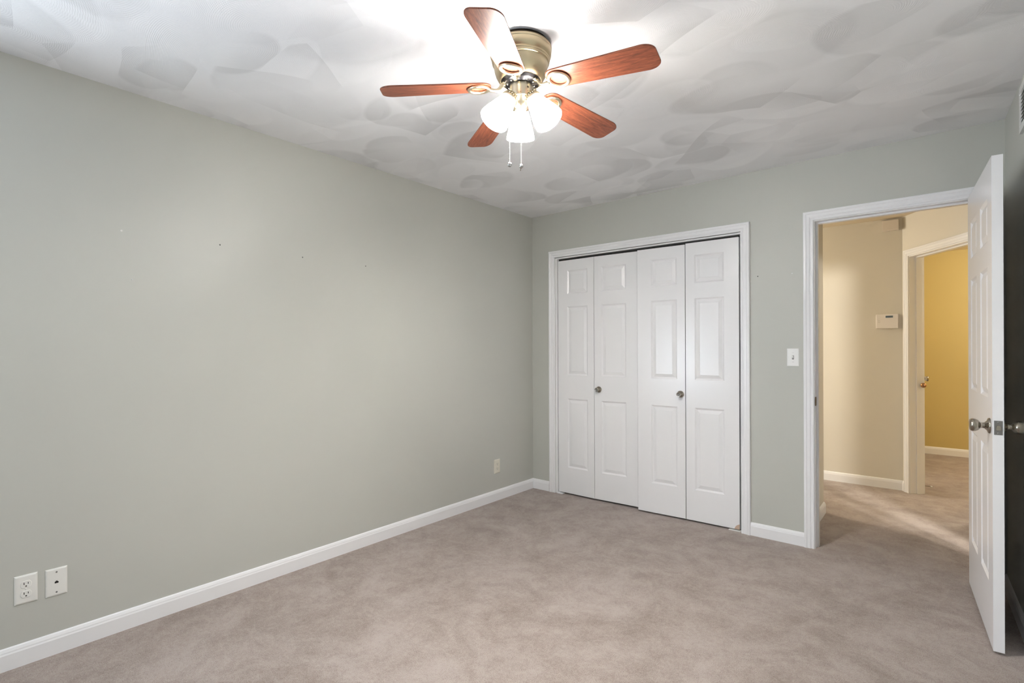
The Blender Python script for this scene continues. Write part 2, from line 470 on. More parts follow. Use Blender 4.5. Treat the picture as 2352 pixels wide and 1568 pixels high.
S(m.build('ceiling_hall', M_HALLCEIL), 'cream hall ceiling beyond the bedroom door', 'ceiling')

# yellow room
YB, YH = 4.11, 2.366
m = MB(); m.box(2.5, 5.6, YB, YB + T, 0, HH); m.box(2.50, 2.62, YF + T - .03, YB, 0, HH); m.box(5.5, 5.6, 1.0, YB, 0, HH); m.box(3.2, 5.6, BY + T, BY + T + .02, 0, HH)
S(m.build('wall_yellow_room', M_YELLOW), 'golden yellow wall seen through the slanted doorway', 'wall')
m = MB()
n_ = Vector((-UY, UX)) * 0.115
m.add([(CX + n_.x, CY + n_.y, YH), (BX + n_.x, BY + n_.y, YH), (5.6, BY + T, YH), (5.6, YB, YH), (2.5, YB, YH), (2.5, CY + T, YH),
       (CX + n_.x, CY + n_.y, YH + .03), (BX + n_.x, BY + n_.y, YH + .03), (5.6, BY + T, YH + .03), (5.6, YB, YH + .03), (2.5, YB, YH + .03), (2.5, CY + T, YH + .03)],
      [(0, 1, 2, 3, 4, 5), (11, 10, 9, 8, 7, 6)] + [(i, (i + 1) % 6, (i + 1) % 6 + 6, i + 6) for i in range(6)])
S(m.build('ceiling_yellow_room', M_HALLCEIL), 'cream ceiling of the yellow room', 'ceiling')

# ------------------------------------------------------------------ baseboards
BB = [(0.0, 0.0), (0.0125, 0.0), (0.0125, 0.062), (0.0105, 0.068), (0.0100, 0.073), (0.0060, 0.083), (0.0, 0.0865)]
def baseboard(name, p, q, label, e0=0.0, e1=0.0):
    """runs from p to q, its room side on the right of that run; e0/e1: mitre at the ends"""
    p, q = Vector(p), Vector(q); d = (q - p).normalized(); nrm = Vector((d.y, -d.x))
    v = []; n = len(BB)
    for end, e, sgn in ((p, e0, 1), (q, e1, -1)):
        for w, z in BB:
            c = end + nrm * w + d * (sgn * e * w); v.append((c.x, c.y, z))
    f = [(i, (i + 1) % n, n + (i + 1) % n, n + i) for i in range(n)] + [tuple(range(n))[::-1], tuple(range(n, 2 * n))]
    o = MB().add(v, f).build(name, M_WHITE); S(o, label, 'baseboard'); return o
baseboard('baseboard_left', (0, ROOM_FRONT), (0, 0), 'long white baseboard along the plain sage wall', 0, 1)
baseboard('baseboard_back_corner', (0, 0), (0.186, 0), 'short white baseboard between the room corner and the closet casing', 1, 0)
baseboard('baseboard_back', (1.848, 0), (2.174, 0), 'white baseboard under the light switch between closet and doorway')
baseboard('baseboard_right', (XR + .0, 0.0), (XR + TILT * 5.6, ROOM_FRONT), 'white baseboard on the wall behind the open door')
baseboard('baseboard_hall_far', (-1.2, YF), (CX, CY), 'white baseboard under the keypad in the hall', 0, 0.6)
baseboard('baseboard_hall_diagonal', (CX, CY), (CX + UX * 0.022, CY + UY * 0.022), 'tiny white baseboard piece at the foot of the slanted wall', 0.3, 0)
baseboard('baseboard_hall_diagonal_end', (CX + UX * 0.925, CY + UY * 0.925), (BX, BY), 'white baseboard on the slanted wall past the yellow doorway', 0, -0.25)
baseboard('baseboard_hall_right', (BX, BY), (5.08, BY), 'white baseboard along the hall wall beyond the slanted doorway', -0.25, 0)
baseboard('baseboard_hall_near', (2.15, T), (2.15, 0.83), 'white baseboard end just inside the hall at the closet wall', 0, -1)
baseboard('baseboard_hall_return', (2.15, 0.83), (-1.2, 0.83), 'white baseboard turning the corner into the hall', -1, 0)
baseboard('baseboard_yellow_room', (2.62, YB), (5.5, YB), 'cream-lit white baseboard under the yellow wall')

# ------------------------------------------------------------------ casings and jambs
CAS = [(0.0, 0.0), (0.0, 0.010), (0.004, 0.0125), (0.011, 0.0125), (0.013, 0.0105), (0.017, 0.0105), (0.022, 0.0145), (0.038, 0.0155), (0.042, 0.0185), (0.052, 0.0185), (0.056, 0.0165), (0.0575, 0.0)]
def casing(mb, x0, x1, zt, M=None, side=-1, prof=CAS, y=0.0, k=1.0):
    """three-sided mitred casing round an opening on a wall plane at y, standing out towards side"""
    rows = []
    for d, h in prof:
        d *= k
        rows.append([(x0 - d, y + side * h, 0), (x0 - d, y + side * h, zt + d), (x1 + d, y + side * h, zt + d), (x1 + d, y + side * h, 0)])
    v = [p for r in rows for p in r]; f = []
    n = len(rows)
    for i in range(n - 1):
        for j in range(3):
            f.append((i * 4 + j, i * 4 + j + 1, (i + 1) * 4 + j + 1, (i + 1) * 4 + j))
    for j in range(3): f.append(((n - 1) * 4 + j, (n - 1) * 4 + j + 1, j + 1, j))
    f.append(tuple(i * 4 for i in range(n))); f.append(tuple(i * 4 + 3 for i in range(n))[::-1])
    mb.add(v, f, 0, False, M)

def jamb(mb, x0, x1, zt, y0, y1, stop=None, th=0.018, M=None):
    mb.box(x0 - th, x0, y0, y1, 0, zt, 0, M); mb.box(x1, x1 + th, y0, y1, 0, zt, 0, M); mb.box(x0 - th, x1 + th, y0, y1, zt, zt + th, 0, M)
    if stop:
        a, b = stop; s = 0.011
        mb.box(x0, x0 + s, a, b, 0, zt - s, 0, M); mb.box(x1 - s, x1, a, b, 0, zt - s, 0, M); mb.box(x0, x1, a, b, zt - s, zt, 0, M)

tr = empty('trim_1', ((C0 + C1) / 2, 0, 0)); S(tr, 'white casing framing the closet doors', 'door casing')
I1 = Matrix.Translation((-(C0 + C1) / 2, 0, 0))
m = MB(); casing(m, C0 - 0.004, C1 + 0.003, CH + 0.003, I1, -1, CAS, -0.0005, 1.03); m.build('casing', M_WHITE, tr)
m = MB(); jamb(m, C0 + .016, C1 - .001, CH - .010, 0.0, T, None, 0.016, I1); m.build('jamb', M_WHITE, tr)
m = MB(); m.box(C0 + .02, C1 - .02, 0.030, 0.058, CH - 0.030, CH - 0.010, 0, I1); m.build('door_track', M_SLOT, tr)
m = MB(); m.bbox(C0 + .018, C0 + .075, -0.012, 0.03, 0.0, 0.007, 0.002, I1); m.bbox(C0 + .018, C0 + .040, 0.0, 0.03, 0.0, 0.010, 0.002, I1); m.build('floor_bracket', M_WHITE, tr)
m = MB(); m.bbox(C1 - .085, C1 - .004, 0.0, 0.03, 0.0, 0.006, 0.002, I1); m.build('floor_bracket', M_PLATE, tr)

tr2 = empty('trim_2', ((D0 + D1) / 2, 0, 0)); S(tr2, 'white casing and jamb around the open bedroom doorway', 'door casing')
I2 = Matrix.Translation((-(D0 + D1) / 2, 0, 0))
m = MB(); casing(m, D0 - 0.005, D1 + 0.005, DH + 0.005, I2, -1, CAS, -0.0005); m.build('casing', M_WHITE, tr2)
m = MB(); jamb(m, D0, D1, DH, -0.001, T + .001, (0.040, 0.074), 0.014, I2); m.build('jamb', M_WHITE, tr2)
m = MB(); casing(m, D0 - 0.005, D1 + 0.005, DH + 0.005, I2, 1, CAS, T + 0.0005); m.build('hall_casing', M_WHITE, tr2)
m = MB(); m.bbox(D0 - .001, D0 + .003, -0.004, 0.028, 0.895, 0.950, 0.001, I2); m.bbox(D0 - .001, D0 + .004, 0.002, 0.016, 0.91, 0.935, 0.001, I2); prop(m.build('strike_plate', M_BRONZE, tr2), 'dark bronze strike plate')

tr3 = empty('trim_3', M=MD); S(tr3, 'white casing and jamb around the slanted doorway to the yellow room', 'door casing')
m = MB(); casing(m, t0 + .004 - .008, t1 + .004, 2.038 + .003, None, -1, CAS, -0.0005, 1.0); m.build('casing', M_WHITE, tr3)
m = MB(); jamb(m, t0, t1, 2.034, -0.001, 0.116, (0.048, 0.092), 0.012); m.build('jamb', M_WHITE, tr3)
# small brass knob standing out at the far edge of the jamb
kb = MB()
kd = Vector((0.030, -0.022, 0.0)).normalized()
kb.lathe([(0.013, 0), (0.013, 0.003), (0.006, 0.006), (0.0055, 0.018), (0.012, 0.021), (0.0185, 0.028), (0.0205, 0.036), (0.0185, 0.043), (0.011, 0.0465), (0.0003, 0.047)], 24,
         Matrix.Translation((t0 + 0.010, 0.104, 0.933)) @ kd.to_track_quat('Z', 'Y').to_matrix().to_4x4())
prop(kb.build('brass_knob', M_COPPER, tr3), 'small reddish brass knob')

# ------------------------------------------------------------------ panelled doors
def panel_face(mb, w, zlo, zhi, cols, rows, y, side, mat=0, M=None):
    """a door face at y with raised panels; side = -1 faces -y"""
    xs = sorted({0.0, w} | {c for a in cols for c in a}); zs = sorted({zlo, zhi} | {c for a in rows for c in a})
    fields = [(a, b) for a in cols for b in rows]
    loops = [(0.0, 0.0), (0.004, 0.0030), (0.011, 0.0075), (0.014, 0.0078), (0.036, 0.0015), (0.037, 0.0008)]
    for i in range(len(xs) - 1):
        for j in range(len(zs) - 1):
            a, b, c, d = xs[i], xs[i + 1], zs[j], zs[j + 1]
            if any(abs(q[0][0] - a) < 1e-6 and abs(q[0][1] - b) < 1e-6 and abs(q[1][0] - c) < 1e-6 and abs(q[1][1] - d) < 1e-6 for q in fields):
                v = []; f = []
                for ins, dep in loops:
                    yy = y - side * dep
                    v += [(a + ins, yy, c + ins), (b - ins, yy, c + ins), (b - ins, yy, d - ins), (a + ins, yy, d - ins)]
                for k in range(len(loops) - 1):
                    for q in range(4):
                        f.append((k * 4 + q, k * 4 + (q + 1) % 4, (k + 1) * 4 + (q + 1) % 4, (k + 1) * 4 + q))
                k = (len(loops) - 1) * 4; f.append((k, k + 1, k + 2, k + 3))
                mb.add(v, f, mat, False, M)
            else:
                mb.add([(a, y, c), (b, y, c), (b, y, d), (a, y, d)], [(0, 1, 2, 3)], mat, False, M)

def panel_leaf(w, zlo, zhi, th, cols, rows, both=True, M=None):
    mb = MB()
    panel_face(mb, w, zlo, zhi, cols, rows, 0.0, -1, 0, M)
    if both: panel_face(mb, w, zlo, zhi, cols, rows, th, 1, 0, M)
    else: mb.add([(0, th, zlo), (w, th, zlo), (w, th, zhi), (0, th, zhi)], [(0, 1, 2, 3)], 0, False, M)
    for q in (((0, zlo), (0, zhi)), ((w, zlo), (w, zhi)), ((0, zlo), (w, zlo)), ((0, zhi), (w, zhi))):
        (a, b), (c, d) = q
        mb.add([(a, 0, b), (c, 0, d), (c, th, d), (a, th, b)], [(0, 1, 2, 3)], 0, False, M)
    return mb

ROWS = [(0.235, 0.828), (1.028, 1.618), (1.727, 1.929)]

def closet_knob_mesh():
    mb = MB()
    R = Matrix.Rotation(PI / 2, 4, 'X')
    mb.lathe([(0.0255, 0), (0.0260, 0.004), (0.0235, 0.010), (0.0180, 0.0155), (0.0115, 0.020), (0.0095, 0.026), (0.0105, 0.032), (0.0155, 0.036), (0.0168, 0.040), (0.0168, 0.045), (0.0160, 0.0475), (0.0140, 0.0485)], 32, R, 0)
    mb.lathe([(0.0140, 0.0485), (0.0118, 0.0485), (0.0108, 0.0455)], 32, R, 1)
    mb.lathe([(0.0108, 0.0455), (0.0105, 0.0450), (0.0002, 0.0448)], 32, R, 2)
    return mb

def closet_door(ends, zlo, zhi, cols, knob, label):
    """ends: the two leaves as ((x, y), (x, y)) of their front faces"""
    root = empty('closet_door', (ends[0][0][0], ends[0][0][1], 0))
    prop(root, label, 'closet door', 'bifold closet doors', 'thing')
    ox, oy = ends[0][0]
    for i, ((xa, ya), (xb, yb)) in enumerate(ends):
        L = math.hypot(xb - xa, yb - ya); a = math.atan2(yb - ya, xb - xa)
        leaf = panel_leaf(L, zlo[i], zhi[i], 0.032, [cols[i]], ROWS, False).build('door_leaf', M_DOOR, root)
        leaf.location = (xa - ox, ya - oy, 0); leaf.rotation_euler = (0, 0, a)
        if knob[0] == i:
            k = closet_knob_mesh().build('door_knob', [M_NICKEL, M_CHROME, M_STEELD], leaf)
            k.location = (knob[1], 0, 0.9205)
        if len(knob) > 2 and i == knob[2]:
            m = MB(); m.prism([(L - .034, -.0), (L - .0, -.0), (L - .0, .036), (L - .010, .032), (L - .022, .024), (L - .030, .012)], -0.0012, 0.0, Matrix(((1, 0, 0, 0), (0, 0, 1, 0), (0, 1, 0, zlo[i]), (0, 0, 0, 1))))
            prop(m.build('chipped_corner', M_RAW, leaf), 'bare tan chipped corner')
    return root

closet_door([((0.277, 0.010), (0.634, 0.008)), ((0.639, 0.008), (1.016, 0.027))], (0.015, 0.016), (2.017, 2.017), [(0.094, 0.297), (0.064, 0.282)], (1, 0.040),
            'white bifold closet door in the pair beside the room corner')
closet_door([((1.040, -0.020), (1.405, 0.0)), ((1.410, 0.0), (1.776, 0.012))], (0.013, 0.013), (2.014, 2.020), [(0.108, 0.306), (0.064, 0.268)], (0, 0.331, 1),
            'white bifold closet door with chipped corner, next to the light switch wall')

# the open bedroom door
PX, PY = 2.9483, -0.036
ANG = math.atan2(-0.7965 - PY, 2.998 - PX)
d1 = empty('door_1', (PX, PY, 0), ANG)      # local x runs from the hinge to the free edge, local -y is the side facing the closet
S(d1, 'white six-panel bedroom door standing open against the side wall', 'door')
DW, DT = 0.762, 0.035
mb = panel_leaf(DW, 0.012, 2.047, DT, [(0.112, 0.322), (0.440, 0.650)], [(0.262, 0.832), (1.045, 1.604), (1.712, 1.898)], True)
# panel_leaf faces -y at y=0; the side towards the closet must be at local y = 0
FL = Matrix.Identity(4)
leaf = mb.build('door_leaf', M_DOOR, d1)
leaf.location = (0, 0, 0)
def round_knob(parent, M, mat=M_NICKEL):
    k = MB(); k.lathe([(0.0325, 0), (0.0325, 0.003), (0.030, 0.007), (0.020, 0.0105), (0.0165, 0.015), (0.0125, 0.018)], 36, M)
    k.lathe([(0.0125, 0.018), (0.0118, 0.024), (0.0118, 0.030), (0.0155, 0.033), (0.0225, 0.038), (0.0262, 0.046), (0.0268, 0.053), (0.0255, 0.060), (0.0215, 0.0645), (0.012, 0.0665), (0.0003, 0.067)], 36, M)
    return k.build('door_knob', mat, parent)
KZ, KX = 0.930, DW - 0.060
round_knob(leaf, Matrix.Translation((KX, 0, KZ)) @ Matrix.Rotation(PI / 2, 4, 'X'))
round_knob(leaf, Matrix.Translation((KX, DT, KZ)) @ Matrix.Rotation(-PI / 2, 4, 'X'))
m = MB(); m.bbox(DW - .001, DW + .0015, 0.0045, 0.0305, KZ - 0.029, KZ + 0.029, 0.0007)
m.lathe([(0.003, 0), (0.002, 0.001), (0.0002, 0.0012)], 10, Matrix.Translation((DW + .0015, DT / 2, KZ + .022)) @ Matrix.Rotation(PI / 2, 4, 'Y'))
m.lathe([(0.003, 0), (0.002, 0.001), (0.0002, 0.0012)], 10, Matrix.Translation((DW + .0015, DT / 2, KZ - .022)) @ Matrix.Rotation(PI / 2, 4, 'Y'))
latch = m.build('latch_plate', M_STEELD, leaf)
m = MB(); arch = [(-.0075, -.010), (.0075, -.010)] + [(.0075 * math.cos(a), .002 + .008 * math.sin(a)) for a in [PI * i / 10 for i in range(11)]]
m.prism(arch, 0, .007, Matrix(((0, 0, 1, DW + .0014), (1, 0, 0, DT / 2), (0, 1, 0, KZ), (0, 0, 0, 1))), 0, .001)
m.build('latch_bolt', M_NICKEL, latch)
for z in (0.22, 1.02, 1.83):
    m = MB(); m.lathe([(0.0002, 0), (0.0055, 0.001), (0.0055, 0.088), (0.0002, 0.089)], 12, Matrix.Translation((-0.003, DT + 0.004, z - .044)))
    m.build('hinge', M_NICKEL, d1)

# door of the yellow room, swung in against the wall beside its doorway
d2 = empty('door_2', (2.655, 2.16, 0), rad(88))
S(d2, 'white door of the yellow room folded back behind the slanted jamb with only its knob showing', 'door')
leaf2 = panel_leaf(0.74, 0.012, 2.03, 0.034, [(0.112, 0.312), (0.428, 0.628)], [(0.262, 0.832), (1.045, 1.604), (1.712, 1.898)], True).build('door_leaf', M_DOOR, d2)
KB2 = round_knob(leaf2, Matrix.Translation((0.68, 0, 0.945)) @ Matrix.Rotation(PI / 2, 4, 'X'))
# spring door stop near the slanted jamb
ds = empty('door_stop', (2.690, 2.03, 0.052)); prop(ds, 'thin brass door stop with a white tip poking out behind the slanted jamb', 'door stop')
a_, b_ = Vector((-.05, -.05, .012)), Vector((0.074, 0.058, -0.010))
m = MB(); N_ = 60
m.tube([a_ + (b_ - a_) * (i / N_) + Vector((0, math.cos(i * 1.6), math.sin(i * 1.6))) * 0.0022 for i in range(N_ + 1)], 0.0018, 6); m.build('spring', M_BRONZE, ds)
dr = (b_ - a_).normalized()
m = MB(); m.tube([b_ - dr * .002, b_ + dr * .004, b_ + dr * .012, b_ + dr * .014], [.0055, .0068, .0062, .003], 12); prop(m.build('tip', M_PLATEW, ds), 'white rubber tip')

# ------------------------------------------------------------------ wall plates
def facing(loc, axis):
    """local x along the wall, local z up, local y out into the room"""
    if axis == '+x': R = Matrix(((0, 1, 0), (-1, 0, 0), (0, 0, 1)))      # wall_left: out = +x, along = -y
    else: R = Matrix(((-1, 0, 0), (0, -1, 0), (0, 0, 1)))               # wall facing -y
    return Matrix.Translation(loc) @ R.to_4x4()

def plate_mesh(w, h, holes=()):
    mb = MB(); loops = [(0, 0), (0, .0015), (.0012, .0035), (.005, .0055), (.007, .0058)]
    v = []; f = []
    for ins, y in loops:
        a, b = w / 2 - ins, h / 2 - ins
        v += [(-a, y, -b), (a, y, -b), (a, y, b), (-a, y, b)]
    n = len(loops)
    for k in range(n - 1):
        for q in range(4): f.append((k * 4 + q, k * 4 + (q + 1) % 4, (k + 1) * 4 + (q + 1) % 4, (k + 1) * 4 + q))
    f.append(tuple((n - 1) * 4 + q for q in range(4))); f.append((3, 2, 1, 0))
    return mb.add(v, f)

def screw(parent, x, z, mat, y=.0058, r=.0033):
    m = MB(); m.lathe([(r, 0), (r * .9, .0008), (.0002, .0011)], 12, Matrix.Translation((x, y, z)) @ Matrix.Rotation(-PI / 2, 4, 'X'))
    m.box(x - r * .9, x + r * .9, y + .0008, y + .00125, z - .0004, z + .0004)
    return m.build('screw', mat, parent)

def receptacle(parent, z, mat):
    R_ = .0172; out = []
    for s in (1, -1):
        for i in range(13):
            a = s * PI / 2 - rad(47) + rad(94) * i / 12
            out.append((R_ * math.cos(a) if True else 0, R_ * .84 * math.sin(a)))
    out = [(R_ * math.cos(t), max(-.0140, min(.0140, R_ * math.sin(t)))) for t in [2 * PI * i / 40 for i in range(40)]]
    m = MB(); m.prism([(x, y) for x, y in out], .004, .0078, Matrix(((1, 0, 0, 0), (0, 0, 1, 0), (0, 1, 0, z), (0, 0, 0, 1))), 0, .0008)
    r = m.build('receptacle', mat, parent)
    m = MB(); y0, y1 = .0070, .0080
    m.box(.0050, .0074, y0, y1, z - .0005, z + .0085); m.box(-.0074, -.0052, y0, y1, z + .0005, z + .0078)
    m.prism([(.0027 * math.cos(t), max(-.0018, .0030 * math.sin(t))) for t in [2 * PI * i / 16 for i in range(16)]], y0, y1, Matrix(((1, 0, 0, 0), (0, 0, 1, 0), (0, 1, 0, z - .0072), (0, 0, 0, 1))))
    m.build('socket_slots', M_SLOT, r)
    return r

def outlet(loc, axis, label, mat, w=.070, h=.1145):
    o = empty('electrical_outlet', M=facing(loc, axis)); prop(o, label, 'outlet', 'duplex outlets in the sage wall')
    plate_mesh(w, h).build('cover_plate', mat, o)
    receptacle(o, .0195, mat); receptacle(o, -.0195, mat); screw(o, 0, 0, mat)
    return o
M_IVORY = painted('aged_ivory_plastic', (0.72, 0.69, 0.59, 1), 0.3, 0.0, 1, 0.005, 0.5)
outlet((0, -3.355, .301), '+x', 'ivory duplex outlet paired with the phone jack plate low on the sage wall', M_PLATE)
outlet((0, -0.492, .281), '+x', 'small aged ivory outlet standing alone near the room corner', M_IVORY)
pj = empty('phone_jack_plate', M=facing((0, -3.262, .297), '+x')); prop(pj, 'ivory blank plate with one black phone jack hole beside the duplex outlet', 'wall plate')
plate_mesh(.070, .1145).build('cover_plate', M_PLATE, pj)
for z in (.0415, -.0415): screw(pj, 0, z, M_GREY, .0057, .0034)
m = MB(); m.prism([(-.0062, -.0045), (.0062, -.0045), (.0062, .0015), (.003, .0030), (.003, .0055), (-.003, .0055), (-.003, .0030), (-.0062, .0015)], .0050, .0062, Matrix(((1, 0, 0, 0), (0, 0, 1, 0), (0, 1, 0, 0), (0, 0, 0, 1))))
m.build('jack', M_SLOT, pj)

sw = empty('light_switch', M=facing((2.1095, 0, 1.197), '-y')); prop(sw, 'white toggle light switch on the sage wall beside the doorway casing', 'light switch')
plate_mesh(.070, .1145).build('cover_plate', M_PLATEW, sw)
for z in (.030, -.030): screw(sw, 0, z, M_PLATEW)
m = MB(); m.box(-.0055, .0055, .0050, .0062, -.0125, .0125); tg = m.build('toggle_slot', M_GREY, sw)
m = MB(); m.add([(-.0042, .005, -.007), (.0042, .005, -.007), (.0042, .005, .006), (-.0042, .005, .006), (-.0034, .017, .004), (.0034, .017, .004), (.0034, .0155, .0105), (-.0034, .0155, .0105)],
      [(0, 1, 5, 4), (1, 2, 6, 5), (2, 3, 7, 6), (3, 0, 4, 7), (4, 5, 6, 7)]); m.build('toggle', M_PLATEW, tg)

kp = empty('alarm_keypad', M=facing((2.4705, YF, 1.4885), '-y')); prop(kp, 'white alarm keypad with a dark screen on the cream hall wall', 'keypad')
m = MB(); m.bbox(-.077, .077, 0.0, .012, -.059, .059, .002); m.build('back_plate', M_CHIME, kp)
m = MB(); m.bbox(-.0795, .0795, .008, .030, -.0625, .0625, .004); bd = m.build('case', M_KEYPAD, kp)
m = MB(); m.bbox(-.047, .014, .0295, .0312, .028, .052, .0008); sc_ = m.build('screen_bezel', M_PLATEW, bd)
m = MB(); m.bbox(-.043, .010, .0308, .0318, .031, .049, .0004); m.build('screen', M_LCD, sc_)
m = MB(); m.box(-.078, .078, .0298, .0304, .0185, .0200); m.build('flap_seam', M_CHIME, bd)
for x in (.052, .060):
    for z in (.008, -.001, -.010):
        m = MB(); m.lathe([(.0017, 0), (.0012, .0008), (.0002, .001)], 8, Matrix.Translation((x, .030, z)) @ Matrix.Rotation(-PI / 2, 4, 'X')); m.build('indicator_light', M_GREY, bd)
m = MB(); m.tube([(.056 + .010 * math.cos(t), .0302, .037 + .008 * math.sin(t)) for t in [2 * PI * i / 20 for i in range(20)]], .0006, 5, None, 0, True); m.build('emblem_ring', M_CHIME, bd)

ch = empty('door_chime', M=facing((2.4985, YF, 2.3335), '-y')); prop(ch, 'tan plastic chime box mounted just under the hall ceiling above the keypad', 'chime')
m = MB(); m.bbox(-.0590, .0590, 0.006, .050, -.046, .046, .004); m.build('cover', M_CHIME, ch)
m = MB(); m.bbox(-.056, .056, 0.0, .010, -.043, .043, .001); m.build('base_plate', M_CHIME, ch)

# air vent high on the right wall, behind the open door
VM = MR @ Matrix(((1, 0, 0, 0), (0, -1, 0, 0), (0, 0, 1, 0), (0, 0, 0, 1)))   # local x along the wall towards the camera, y out into the room
av = empty('air_vent', M=MR @ Matrix.Translation((0.530, 0, 2.190)) ); prop(av, 'white louvred air vent high on the wall above the open door', 'air vent')
VW, VH = 0.40, 0.198
m = MB()
for a, b, c, d in ((0, VW, 0, .028), (0, VW, VH - .028, VH), (0, .028, .028, VH - .028), (VW - .028, VW, .028, VH - .028)):
    m.box(a, b, -.012, 0.0, c, d)
m.build('frame', M_VENT, av)
m = MB(); m.box(.028, VW - .028, -.001, 0, .028, VH - .028); m.build('dark_duct', M_SLOT, av)
m = MB()
for i in range(9):
    z = .034 + i * (VH - .068) / 8
    m.add([(.028, -.011, z - .007), (VW - .028, -.011, z - .007), (VW - .028, -.002, z + .006), (.028, -.002, z + .006), (.028, -.0095, z - .0065), (VW - .028, -.0095, z - .0065), (VW - .028, -.0005, z + .0065), (.028, -.0005, z + .0065)],
          [(0, 1, 2, 3), (7, 6, 5, 4), (0, 4, 5, 1), (2, 6, 7, 3), (1, 5, 6, 2), (0, 3, 7, 4)])
m.build('louvres', M_VENT, av)
for x, z in ((.012, .030), (.012, VH - .030), (VW - .012, .030), (VW - .012, VH - .030)):
    m = MB(); m.lathe([(.004, 0), (.003, .0012), (.0002, .0016)], 10, Matrix.Translation((x, -.012, z)) @ Matrix.Rotation(PI / 2, 4, 'X')); m.build('screw', M_PLATEW, av)

# ------------------------------------------------------------------ ceiling fan
FX, FY = 1.587, -2.126
fan = empty('ceiling_fan', (FX, FY, H)); prop(fan, 'brass hugger ceiling fan with five cherry wood blades and three lit glass shades', 'ceiling fan')
def fz(z): return z - H
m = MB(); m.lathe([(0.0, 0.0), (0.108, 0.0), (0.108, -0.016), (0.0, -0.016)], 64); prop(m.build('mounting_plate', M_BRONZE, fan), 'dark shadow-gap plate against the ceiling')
prof = [(0.060, 2.4255), (0.1165, 2.4265), (0.1190, 2.4250), (0.1200, 2.4200), (0.1200, 2.4150), (0.1188, 2.4138), (0.1192, 2.4125), (0.1195, 2.405), (0.1185, 2.396), (0.1155, 2.388), (0.1110, 2.3835),
        (0.1100, 2.3820), (0.1108, 2.3805), (0.1125, 2.3790), (0.1128, 2.3755), (0.1110, 2.3730), (0.1095, 2.3722), (0.1108, 2.3705), (0.1108, 2.3668), (0.1085, 2.3645), (0.1065, 2.3640),
        (0.1050, 2.3600), (0.1040, 2.350), (0.1015, 2.336), (0.0970, 2.322), (0.0905, 2.309), (0.0830, 2.300), (0.0790, 2.2975), (0.0770, 2.2985), (0.0775, 2.303)]
m = MB(); m.lathe([(r, fz(z)) for r, z in prof], 96); housing = m.build('motor_housing', M_BRASS, fan)
m = MB(); m.lathe([(r, fz(z)) for r, z in ((0.0775, 2.306), (0.0740, 2.297), (0.066, 2.292), (0.064, 2.287), (0.040, 2.285), (0.038, 2.279), (0.0, 2.279))], 64); motor = m.build('motor', M_MOTOR, fan)
for i in range(10):
    a = 2 * PI * i / 10 + .2
    m = MB(); m.lathe([(.0042, 0), (.0042, -.002), (.003, -.0035), (.0002, -.0038)], 10, Matrix.Translation((.052 * math.cos(a), .052 * math.sin(a), fz(2.2868)))); m.build('screw', M_CHROME, motor)

# blade, its frame along local x; drooping to the tip and pitched about its length
ZR, ZT, RR, RT = 2.268, 2.240, 0.163, 0.532
SL = (ZT - ZR) / (RT - RR)
def blade_pt(r, t, up_=0.0):
    return Vector((r, t, ZR + (r - RR) * SL - t * math.tan(rad(10)) + up_ - H))
def blade_outline():
    out = []
    r0, r1, w0, w1 = 0.116, RT + .003, 0.0500, 0.0615
    hw = lambda r: w0 + (w1 - w0) * (r - r0) / (r1 - r0)
    c = 0.040                                   # root corner radius
    for i in range(9):                          # root, upper side to lower side
        a = PI / 2 + PI / 2 * i / 8
        out.append((r0 + c + c * math.cos(a), hw(r0) - c + c * math.sin(a)))
    for i in range(9):
        a = PI + PI / 2 * i / 8
        out.append((r0 + c + c * math.cos(a), -hw(r0) + c + c * math.sin(a)))
    c = 0.036
    for i in range(11):
        a = -PI / 2 + PI / 2 * i / 10
        out.append((r1 - .010 - c + (c + .004 * math.sin(-a)) * math.cos(a) + .010 * (math.cos(a)), -hw(r1) + c + c * math.sin(a)))
    for i in range(11):
        a = PI / 2 * i / 10
        out.append((r1 - .010 - c + c * math.cos(a) + .010 * math.cos(a), hw(r1) - c + c * math.sin(a)))
    return out
OUT = blade_outline()
mb = MB(); n = len(OUT); v = []
TH = 0.0055
for up_, ins in ((0.0, .0012), (.0012, 0), (TH - .0012, 0), (TH, .0012)):
    for r, t in OUT:
        c = Vector((.33, 0)); d = Vector((r, t)) - c; d *= (d.length - ins) / d.length
        v.append(blade_pt(c.x + d.x, c.y + d.y, up_))
f = []
for j in range(3):
    for i in range(n): f.append((j * n + i, j * n + (i + 1) % n, (j + 1) * n + (i + 1) % n, (j + 1) * n + i))
f += [tuple(range(n))[::-1], tuple(3 * n + i for i in range(n))]
mb.add(v, f, [0] * (3 * n) + [0, 0])
blade0 = mb.build('blade', M_WOOD, fan)
iron = MB(); RG = 0.0375
ring = [blade_pt(RR + RG * math.cos(2 * PI * i / 40), RG * 1.0 * math.sin(2 * PI * i / 40), -.0055) for i in range(40)]
iron.tube(ring, 0.0072, 12, None, 0, True, 0.8)
e = blade_pt(RR - RG, 0, -.0055)
path = [Vector((.060, 0, fz(2.2895))), Vector((.068, 0, fz(2.2880))), Vector((.076, 0, fz(2.281))), Vector((.083, 0, fz(2.270))), Vector((.092, 0, fz(2.2625))), Vector((.104, 0, fz(2.261))), Vector((.116, 0, fz(2.2625))), e + Vector((.001, 0, 0))]
iron.tube(path, [.0105, .0100, .0085, .0080, .0080, .0085, .0090, .0085], 12, None, 0, False, 0.8)
iron.bbox(.050, .072, -.013, .013, fz(2.2868), fz(2.2915), .001)
iron0 = iron.build('blade_iron', M_BRASSL, blade0)
AZ0 = 8.2
for i in range(5):
    b = blade0 if i == 0 else copy_tree(blade0, fan)
    b.rotation_euler = (0, 0, rad(AZ0 + 72 * i))

